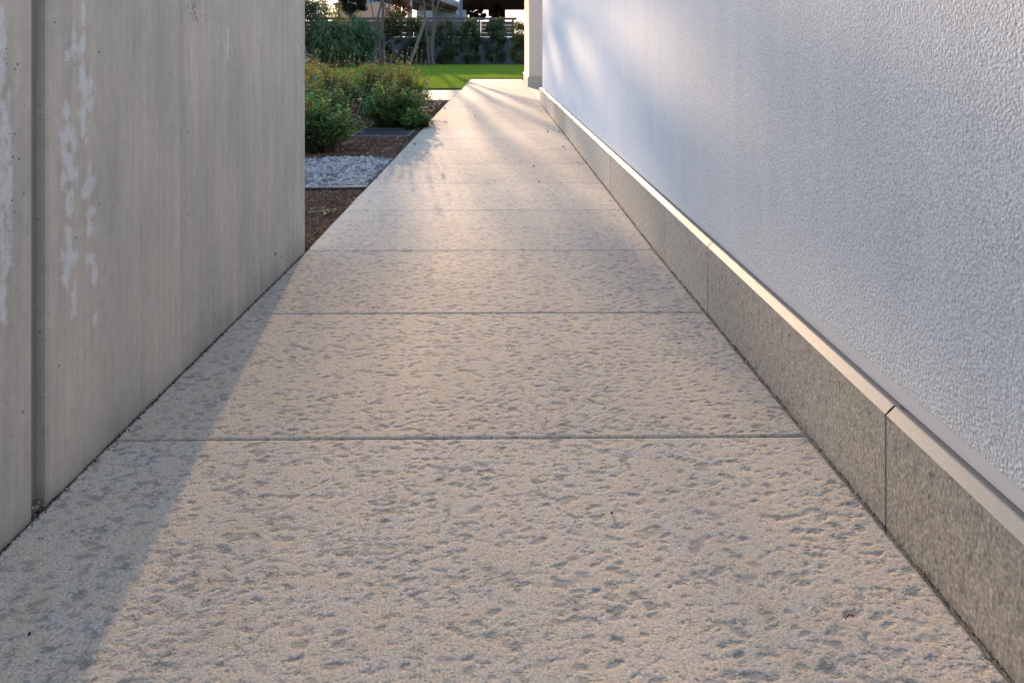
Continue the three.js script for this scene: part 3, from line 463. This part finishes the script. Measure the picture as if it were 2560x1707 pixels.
shrub(1237, 25, 49, 38.4, 25, 'upright shrub left of the exposed piece of low wall', { group: HG, n: 4200 });
shrub(1298, 21, 58, 38.0, 26, 'shrub with yellow sunlight in its leaf colour beside the white building corner', { group: HG, n: 4200, yellow: 0.5, pal: [[0.06, 0.075, 0.022], [0.045, 0.065, 0.02], [0.07, 0.07, 0.025]] });  // low sun on this shrub is coloured into its palette
shrub(1345, 22, 60, 38.0, 27, 'shrub hidden behind the building wall beyond the recess', { group: HG, n: 2200 });

// denser shrubs on the left
function broadShrub(pxc, hw, top, D, seed, label, o) {
  const b = P(pxc, 150, D), k = D / F, H = EYE + (HZ - top) * k, r = hw * k, R = rng(seed), lf = new Leaves(), st = [], t = thing(o.name ?? 'broad_shrub', label, 'shrub', V(b.x, 0, -D));
  for (let i = 0; i < 12; i++) { const az = R() * 6.28, e = V(Math.cos(az) * r * 0.6, H * (0.6 + 0.3 * R()), Math.sin(az) * r * 0.6); st.push(tube([V(Math.cos(az) * 0.1, 0, Math.sin(az) * 0.1), V(e.x * 0.4, e.y * 0.5, e.z * 0.4), e], 0.025, 0.006, 5)); }
  for (let i = 0; i < o.n; i++) {
    const c = rnd3(R), lob = 0.82 + 0.22 * Math.sin(c.x * 4.1 + seed) * Math.sin(c.y * 5.3 + seed * 2) + 0.14 * Math.sin(c.x * 11 + c.y * 9 + seed), rr = Math.cbrt(0.15 + 0.85 * R()) * lob, p = V(c.x * r * rr, H * 0.5 + c.y * H * 0.5 * rr, c.z * r * 0.8 * rr); const nz = Math.sin(p.x * 5 + seed) * Math.sin(p.y * 4.3 + 1.3) * Math.sin(p.z * 4.7 + 2); if (nz < -0.35 && R() < 0.8) continue;
    const d = rnd3(R).addScaledVector(V(c.x, 0, c.z), 0.8), hi = p.y / H, kk = 1.5 * (0.7 + 0.7 * (nz + 0.6));
    if (o.blade) { d.y = 0.5 * R() - 0.1; lf.add(p, d, V(0, 1, 0), 0.15 + 0.13 * R(), 0.028 + 0.014 * R(), R() < 0.10 ? pick(R, [[0.11, 0.15, 0.09]]) : pick(R, o.pal, kk), 0.15, 0.9); }
    else lf.add(p, d, V(0, 1, 0), 0.06 + 0.06 * R(), 0.04 + 0.03 * R(), R() < o.yellow * ss(0.6, 1, hi) ? pick(R, YEL, 1.1) : pick(R, o.pal, kk), 0.25, 0.25);
  }
  part('foliage', lf.geo(), M.leaf, t); part('stem', merge(st), M.twig, t); return t;
}
broadShrub(780, 52, -45, 33, 31, 'tall dark evergreen shrub at the edge of the concrete wall', { n: 9000, yellow: 0.5, pal: [[0.030, 0.045, 0.020], [0.022, 0.036, 0.022], [0.042, 0.05, 0.022]] });
broadShrub(826, 46, -30, 36, 36, 'shrub top with gold sunlight in its leaf colour, showing above the weeping shrub', { n: 7000, yellow: 1.2, pal: [[0.14, 0.12, 0.02], [0.18, 0.14, 0.025], [0.07, 0.08, 0.02]] });  // gold of the backlight is mixed into this leaf palette
broadShrub(838, 56, 42, 32, 32, 'weeping shrub with long narrow drooping leaves, left of the pair', { name: 'weeping_shrub', n: 10500, blade: true, yellow: 0, pal: [[0.034, 0.055, 0.020], [0.024, 0.044, 0.020], [0.048, 0.06, 0.022]] });
broadShrub(896, 50, 38, 34, 33, 'weeping shrub with long narrow drooping leaves beside the bare tree', { name: 'weeping_shrub', n: 10500, blade: true, yellow: 0, pal: [[0.026, 0.055, 0.024], [0.020, 0.044, 0.022], [0.036, 0.06, 0.025]] });
broadShrub(880, 60, 20, 40, 34, 'brownish thin shrub behind the weeping shrubs', { n: 5000, yellow: 1.5, pal: [[0.09, 0.075, 0.035], [0.07, 0.06, 0.03]] });
broadShrub(720, 50, 0, 34, 35, 'evergreen shrub hidden behind the concrete wall end', { n: 4000, yellow: 0.2, pal: [[0.03, 0.045, 0.02]] });

// bare multi-stemmed trees
function bareTree(D, stems, seed, label, o = {}) {
  const t = thing('bare_tree', label, 'tree', V(0, 0, 0)), R = rng(seed), tw = [], k = D / F;
  const branch = (p, d, len, r, depth) => {
    const n = 4, pts = [p.clone()]; let q = p.clone(), dd = d.clone();
    for (let i = 0; i < n; i++) { dd.add(rnd3(R).multiplyScalar(0.16)).add(V(0, 0.04, 0)).normalize(); q = q.clone().addScaledVector(dd, len / n); pts.push(q); }
    tw.push(tube(pts, r, r * 0.45, depth > 1 ? 5 : 3));
    if (depth > 0) for (let i = 0; i < 4 + (depth > 1 ? 1 : 2); i++) { const b = pts[1 + ((R() * (n)) | 0)], nd = dd.clone().add(rnd3(R).multiplyScalar(0.75)).add(V(0, 0.15, 0)).normalize(); branch(b, nd, len * (0.45 + 0.3 * R()), r * 0.5, depth - 1); }
  };
  stems.forEach(([pts, r]) => {
    const w = pts.map(([x, y, dz = 0]) => P(x, y, D + dz)); w[0].y = 0; w[0].z = -D;
    const cv = new THREE.CatmullRomCurve3(w).getPoints(14); part('trunk', tube(cv, r, r * 0.55, 8), M.bark, t);
    const top = cv[cv.length - 1], dir = top.clone().sub(cv[cv.length - 3]).normalize();
    for (let i = 0; i < (o.boughs ?? 4); i++) { const b = cv[Math.min(14, 8 + ((R() * 7) | 0))]; branch(b, dir.clone().add(rnd3(R).multiplyScalar(0.6)).add(V(0, 0.3, 0)).normalize(), 1.3 + 0.8 * R(), r * 0.35, 2); }
  });
  part('crown', merge(tw), M.twig, t);
  if (o.leaves) { const lf = new Leaves(); for (const [x, y, z, rx, ry, n] of o.leaves) for (let i = 0; i < n; i++) { const c = rnd3(R).multiplyScalar(Math.cbrt(R())); const q = V(x + c.x * rx, y + c.y * ry, z + c.z * rx); if (Math.sin(q.x * 9 + 1) * Math.sin(q.y * 6.5) < -0.15) continue; lf.add(q, rnd3(R), V(0, 1, 0), 0.09 + 0.05 * R(), 0.055 + 0.03 * R(), pick(R, [[0.09, 0.07, 0.02], [0.12, 0.07, 0.025], [0.05, 0.06, 0.02]]), 0.2, 0.3); } part('foliage', lf.geo(), M.leaf, t); }  // unseen leaf clusters added above the frame to shade path and right wall
  return t;
}
bareTree(36.2, [[[[943, 158], [941, 110], [941, 60], [952, 10], [962, -50]], 0.075], [[[952, 158], [948, 110], [956, 55], [957, 0], [955, -70]], 0.10], [[[956, 158], [959, 100], [957, 62], [975, 10], [990, -40]], 0.05], [[[950, 158], [937, 60], [925, 0], [915, -45]], 0.035]], 301, 'bare multi-stemmed tree left of the broad upright shrub', { boughs: 5, leaves: [[-5.02, 4.85, -36.1, 0.26, 0.42, 260], [-4.85, 4.3, -36.0, 0.2, 0.25, 90], [-5.6, 5.3, -36.2, 0.4, 0.5, 250]] });
bareTree(36.4, [[[[1072, 157], [1070, 120], [1064, 60], [1060, 0], [1050, -60]], 0.065], [[[1083, 157], [1078, 118], [1086, 60], [1082, 10], [1086, -60]], 0.085], [[[1080, 157], [1084, 100], [1082, 60], [1094, 12], [1112, -50]], 0.05]], 302, 'bare multi-stemmed tree held by the leaning wooden stake', { boughs: 5, leaves: [[-4.02, 5.95, -36.4, 0.44, 0.62, 620], [-3.65, 5.35, -36.4, 0.6, 0.55, 560], [-3.25, 6.35, -36.4, 0.9, 0.75, 1200], [-3.0, 4.75, -36.3, 0.5, 0.38, 300], [-2.6, 5.1, -36.5, 0.55, 0.7, 620], [-3.05, 5.55, -36.5, 0.42, 0.42, 380]] });
{ const t = thing('support_stake', 'leaning round wooden stake propping the right bare tree', 'stake'); const a = P(1022, 158, 35.9), b = P(1066, 44, 36.2); a.y = 0; part('pole', tube([a, a.clone().lerp(b, 0.5), b], 0.085, 0.075, 10), std({ color: rgb(0.20, 0.165, 0.13) }), t); part('tie', new THREE.TorusGeometry(0.10, 0.012, 6, 14).rotateX(1.2).translate(b.x, b.y - 0.12, b.z), std({ color: rgb(0.1, 0.1, 0.1) }), t); }

// low wall and slatted fence on it
{
  const D = 40, x1 = 0.90, x0 = -13;
  const t = thing('boundary_wall', 'low grey blue boundary wall behind the hedge', 'wall');
  part('wall', planarUV(boxG(x1 + 4 - x0, 1.52, 0.2, (x1 + 4 + x0) / 2, 0.74, -D - 0.1), (x, y, z) => [x / 3, y / 3]), M.lowWall, t);
  part('coping', cbox(x1 + 4 - x0, 0.05, 0.26, 0.01).translate((x1 + 4 + x0) / 2, 1.527, -D - 0.1), M.white, t);
  const f = thing('slat_fence', 'dark horizontal slat fence with bright gaps standing on the low wall', 'fence');
  for (let x = x1 - 0.09; x > x0; x -= 1.9) part('post', cbox(0.10, 1.0, 0.09, 0.006).translate(x, 2.05, -D - 0.1), M.fence, f);
  for (const [y, h] of [[2.585, 0.15], [2.33, 0.215], [2.11, 0.212], [1.893, 0.212], [1.674, 0.214]]) for (let x = x1 + (y > 2.5 ? 0.15 : 0); x > x0; x -= 1.9) { const w = Math.min(1.885, x - x0); part(y > 2.5 ? 'top_rail' : 'slat', cbox(w, h, 0.03, 0.004).translate(x - w / 2, y, -D - 0.03), M.fence, f); }
}

// ------------------------------------------------------------------ beyond the garden
{
  const conc = std({ color: rgb(0.42, 0.41, 0.38) }), dark = std({ color: rgb(0.10, 0.085, 0.065) });
  // flyover across the right
  const t = thing('flyover', 'dark underside of a wide concrete flyover above the fence', 'flyover');
  const s = new THREE.Shape(); s.moveTo(-3.15, 62); s.lineTo(70, 60); s.lineTo(70, 107); s.lineTo(-5.7, 111); s.closePath();
  part('deck', new THREE.ExtrudeGeometry(s, { depth: 1.1, bevelEnabled: false }).rotateX(-Math.PI / 2).translate(0, 7.1, 0), dark, t);
  for (let i = 0; i < 9; i++) { const D = 64 + i * 5.4, x = -0.0515 * D + 0.15; part('girder', boxG(72 - x, 0.28, 0.7, (72 + x) / 2, 6.955, -D), dark, t); }
  for (const [px, w] of [[1242, 1.5], [1500, 1.5], [1900, 1.5]]) { const p = P(px, 60, 106); part('pier', merge([cbox(w, 7, 1.4, 0.1).translate(p.x, 3.4, -106), cbox(w * 1.7, 1.0, 1.5, 0.1).translate(p.x, 6.3, -106)]), std({ color: rgb(0.17, 0.13, 0.10) }), t); }
  // ramp beside it, seen from the side
  const r = thing('road_ramp', 'pale concrete side of a curving road ramp left of the steel column', 'ramp');
  const a = V(-11.4, 0, -62), b = V(-6.1, 0, -112), dir = b.clone().sub(a).normalize(), left = V(dir.z, 0, -dir.x);
  const prof = (x0, x1, y0, y1) => { const g = new THREE.BoxGeometry(1, 1, 1), p = g.attributes.position, L = a.distanceTo(b); for (let i = 0; i < p.count; i++) { const u = p.getX(i) + 0.5, v = p.getY(i) + 0.5, w = p.getZ(i) + 0.5, q = a.clone().addScaledVector(dir, w * L).addScaledVector(left, lerp(x0, x1, u)); p.setXYZ(i, q.x, lerp(y0, y1, v), q.z); } const n = g.toNonIndexed(); n.computeVertexNormals(); return n; };
  part('fascia', prof(0, 0.25, 7.35, 8.35), conc, r); part('deck', prof(0.25, 7, 7.0, 7.6), dark, r); part('girder', prof(0.6, 1.2, 6.4, 7.0), dark, r);
  for (const [px, w, D] of [[1024, 0.46, 80], [1054, 0.5, 92]]) { const p = P(px, 60, D); part('pier', cbox(w, 7.2, 0.8, 0.03).translate(p.x, 3.3, -D), M.white, r); }
  // steel column
  const p = P(1152, 60, 58), c = thing('steel_column', 'round grey blue steel column rising above the fence', 'column', V(p.x, 0, p.z));
  part('shaft', new THREE.CylinderGeometry(0.145, 0.15, 9.2, 20).translate(0, 4.5, 0), std({ color: rgb(0.13, 0.17, 0.23), roughness: 0.45, metalness: 0.2 }), c);
  part('base_plate', cbox(0.6, 0.05, 0.6, 0.01).translate(0, -0.07, 0), M.fence, c);
  // teal barrier and grey wall behind
  const q0 = P(1086, 24, 98), q1 = P(1160, 31, 118), tb = thing('teal_barrier', 'teal green sheet barrier under the road ramp', 'barrier');
  const len = q0.distanceTo(V(q1.x, q0.y, q1.z)), yaw = Math.atan2(-(q1.z - q0.z), q1.x - q0.x), mk = (w, h, d, y, dx = 0) => boxG(w, h, d).rotateY(yaw).translate((q0.x + q1.x) / 2 + dx, y, (q0.z + q1.z) / 2);
  const R = rng(411); const n = 10; for (let i = 0; i < n; i++) { const u = (i + 0.5) / n, x = lerp(q0.x, q1.x, u), z = lerp(q0.z, q1.z, u); part('sheet', boxG(len / n - 0.02, 6.7, 0.08).rotateY(yaw + (R() - 0.5) * 0.06).translate(x, 3.0 + 0.1 * R(), z), std({ color: rgb(0.02, 0.13 + 0.03 * R(), 0.15 + 0.03 * R()), roughness: 0.6 }), tb); }
  const ab = P(1120, 20, 124), w = thing('grey_abutment', 'plain grey wall behind the teal barrier', 'wall'); part('wall', boxG(9, 8, 1).translate(ab.x - 1.0, 3.8, -124), std({ color: rgb(0.34, 0.33, 0.31) }), w); part('cap', boxG(9.2, 0.3, 1.2).translate(ab.x - 1.0, 7.95, -124), conc, w);
  // building far left, warm sunset glow put into its wall colour
  const bp = P(918, 40, 130), bl = thing('sunset_tinted_building', 'distant building with sunset glow in its wall colour and a grey window band', 'building', V(bp.x, 0, -130));
  part('wall', boxG(9, 9.1, 8).translate(0, 4.4, 0), std({ color: rgb(0.62, 0.38, 0.24) }), bl); part('upper_storey', boxG(8.6, 2.6, 7.6).translate(0, 10.2, 0), std({ color: rgb(0.34, 0.37, 0.38) }), bl); part('roof', boxG(9.4, 0.3, 8.4).translate(0, 11.65, 0), conc, bl);
  for (let i = 0; i < 5; i++) { const wn = part('window', boxG(1.25, 1.7, 0.1).translate(-3.3 + i * 1.65, 10.2, 3.83), std({ color: rgb(0.06, 0.08, 0.09), roughness: 0.2 }), bl); part('frame', boxG(0.08, 1.7, 0.06).translate(-3.3 + i * 1.65, 10.2, 3.9), std({ color: rgb(0.3, 0.33, 0.34) }), wn); }
  for (let i = 0; i < 3; i++) part('window', boxG(1.1, 1.5, 0.1).translate(-2.8 + i * 2.6, 3.2, 4.0), std({ color: rgb(0.08, 0.08, 0.09), roughness: 0.2 }), bl);
}
function farTree(pxc, hw, top, bot, D, seed, label, o = {}) {
  const b = P(pxc, 60, D), k = D / F, Ht = EYE + (HZ - top) * k, Hb = EYE + (HZ - bot) * k, r = hw * k, R = rng(seed), lf = new Leaves(), t = thing(o.name ?? 'far_tree', label, 'tree', V(b.x, 0, -D)), br = [tube([V(0, -0.1, 0), V(0.1, Hb * 0.6, 0), V(0, Ht * 0.85, 0)], 0.22, 0.06, 7)];
  const cl = []; for (let i = 0; i < (o.clumps ?? 26); i++) { const v = R(), az = R() * 6.28, pr = r * (o.flat ? Math.sqrt(R()) : Math.sqrt(1 - v * v * 0.85) * Math.sqrt(R())); const c = V(Math.cos(az) * pr, lerp(Hb, Ht, v), Math.sin(az) * pr); cl.push([c, r * (0.16 + 0.16 * R())]); br.push(tube([V(0.05, lerp(Hb * 0.6, c.y, 0.4), 0), c], 0.06, 0.015, 4)); }
  for (let i = 0; i < (o.n ?? 3000); i++) { const c = cl[(R() * cl.length) | 0], dr = rnd3(R).multiplyScalar(c[1] * Math.cbrt(R())); dr.y *= o.flat ? 0.35 : 0.7; lf.add(c[0].clone().add(dr), rnd3(R), V(0, 1, 0), 0.2 + 0.18 * R(), 0.10 + 0.08 * R(), pick(R, o.pal ?? [[0.022, 0.030, 0.016], [0.03, 0.038, 0.018]]), 0.2, 0.2); }
  part('crown', lf.geo(), M.leaf, t); part('trunk', merge(br), M.barkDark, t); return t;
}
farTree(1188, 26, 20, 46, 96, 51, 'dark layered tree beyond the fence right of the steel column', { flat: true, n: 3600 });
farTree(1243, 20, 12, 60, 90, 52, 'dark tree with lens flare red in its leaf colour before the flyover pier', { n: 4200, pal: [[0.06, 0.032, 0.024], [0.045, 0.03, 0.02]] });  // red of the lens flare goes into the leaf palette
farTree(872, 36, -12, 22, 60, 53, 'dark flat branched conifer above the weeping shrubs', { name: 'far_conifer', flat: true, n: 5000, pal: [[0.03, 0.03, 0.018], [0.04, 0.035, 0.02]] });
farTree(1000, 34, -10, 50, 70, 54, 'russet tree with thin leaves between the two bare trees', { n: 1500, clumps: 40, pal: [[0.16, 0.08, 0.04], [0.2, 0.1, 0.05]] });
farTree(740, 60, -30, 60, 60, 55, 'dark tree hidden behind the concrete wall', { n: 2500 });

// ------------------------------------------------------------------ bits lying about
{
  const fallen = std({ color: rgb(0.07, 0.045, 0.028), side: THREE.DoubleSide }), red = std({ color: rgb(0.17, 0.055, 0.03), side: THREE.DoubleSide });
  const put = (name, cat, label, px, py, size, seed, mat, kind, group) => {
    size *= 0.75; let D = 2; for (let i = 0; i < 20; i++) D = F * (EYE - pathY(D)) / (py - HZ); const p = P(px, py, D), R = rng(seed); const t = thing(name, label, cat, V(p.x, pathY(D) + 0.001, -D), group); t.rotation.y = R() * 6.28;
    if (kind === 'leaf') { const lf = new Leaves(); for (let k = 0; k < 3; k++) lf.add(V((k - 1) * size * 0.2, 0.002 + 0.002 * k, 0), V(1, 0.2 + R() * 0.5, (R() - 0.5) * 2), V(0, 1, 0), size * (0.7 + 0.5 * R()), size * 0.5, [1, 1, 1], 0.7, 0.3); part('blade', lf.geo(), mat, t); }
    else if (kind === 'twig') part('twig', tube([V(-size / 2, 0.002, 0), V(0, 0.006, size * 0.08), V(size / 2, 0.003, 0)], 0.0016, 0.0008, 5), mat, t);
    else { const g = new THREE.IcosahedronGeometry(size / 2, 1).scale(1.2, 0.7, 0.9).translate(0, size * 0.3, 0); part('seed', g, mat, t); part('husk', tube([V(0, size * 0.4, 0), V(size * 0.7, size * 0.7, 0)], size * 0.12, size * 0.04, 4), mat, t); }
  };
  put('fallen_leaf', 'leaf', 'curled brown leaf on the path near the far soil corner', 1113, 271, 0.05, 1, fallen, 'leaf');
  put('fallen_leaf', 'leaf', 'brown leaf on the path close to the plinth in the middle distance', 1409, 369, 0.045, 2, fallen, 'leaf');
  put('fallen_leaf', 'leaf', 'dark curled leaf lying nearest the plinth joint', 1445, 407, 0.028, 3, fallen, 'leaf');
  put('fallen_leaf', 'leaf', 'spidery dark leaf scrap out in the middle of the path', 1331, 418, 0.028, 4, fallen, 'leaf');
  put('seed_pod', 'seed', 'small seed on the path edge beside the gravel strip', 941, 444, 0.018, 5, fallen, 'pod');
  put('seed_pod', 'seed', 'small seed on the path edge just beyond the gravel', 1037, 361, 0.022, 6, fallen, 'pod');
  put('seed_pod', 'seed', 'left seed of the far pair close to the plinth', 1369, 330, 0.022, 7, fallen, 'pod');
  put('seed_pod', 'seed', 'right seed of the far pair, touching the plinth foot', 1398, 330, 0.022, 8, fallen, 'pod');
  put('seed_pod', 'seed', 'tiny dark seed farthest along the middle of the path', 1187, 289, 0.025, 9, fallen, 'pod');
  put('seed_pod', 'seed', 'seed on the path below the spidery leaf scrap', 1348, 455, 0.014, 10, fallen, 'pod');
  put('seed_pod', 'seed', 'black seed in the near slab beside a grey chip', 1530, 1287, 0.006, 11, std({ color: rgb(0.01, 0.01, 0.01) }), 'pod');
  put('seed_pod', 'seed', 'black seed in the wall shadow at bottom left', 72, 1578, 0.006, 12, std({ color: rgb(0.01, 0.01, 0.01) }), 'pod');
  put('twig', 'twig', 'short reddish twig on the near slab at lower right', 2124, 1556, 0.020, 13, red, 'twig');
  // fallen sprig in the bed
  const lf = new Leaves(), R = rng(61), p = P(806, 538, 3.72), t = thing('leafy_sprig', 'small pale green sprig lying on the near soil patch', 'sprig', V(p.x, bedY + 0.03, -3.72));
  for (let i = 0; i < 13; i++) lf.add(V((R() - 0.5) * 0.13, 0.01 * R(), (R() - 0.5) * 0.10), V(R() - 0.5, 0.25 * R(), R() - 0.5), V(0, 1, 0), 0.03 + 0.03 * R(), 0.02, i < 4 ? [0.30, 0.30, 0.17] : pick(R, [[0.10, 0.14, 0.04]]), 0.3, 0.3);
  part('foliage', lf.geo(), M.leaf, t); part('stem', tube([V(-0.07, 0.008, 0.03), V(0, 0.012, 0), V(0.07, 0.006, -0.03)], 0.002, 0.001, 4), M.stalk, t);
}

scene.traverse((o) => { if (o.isMesh) o.castShadow = o.receiveShadow = true; });
renderer.render(scene, camera);
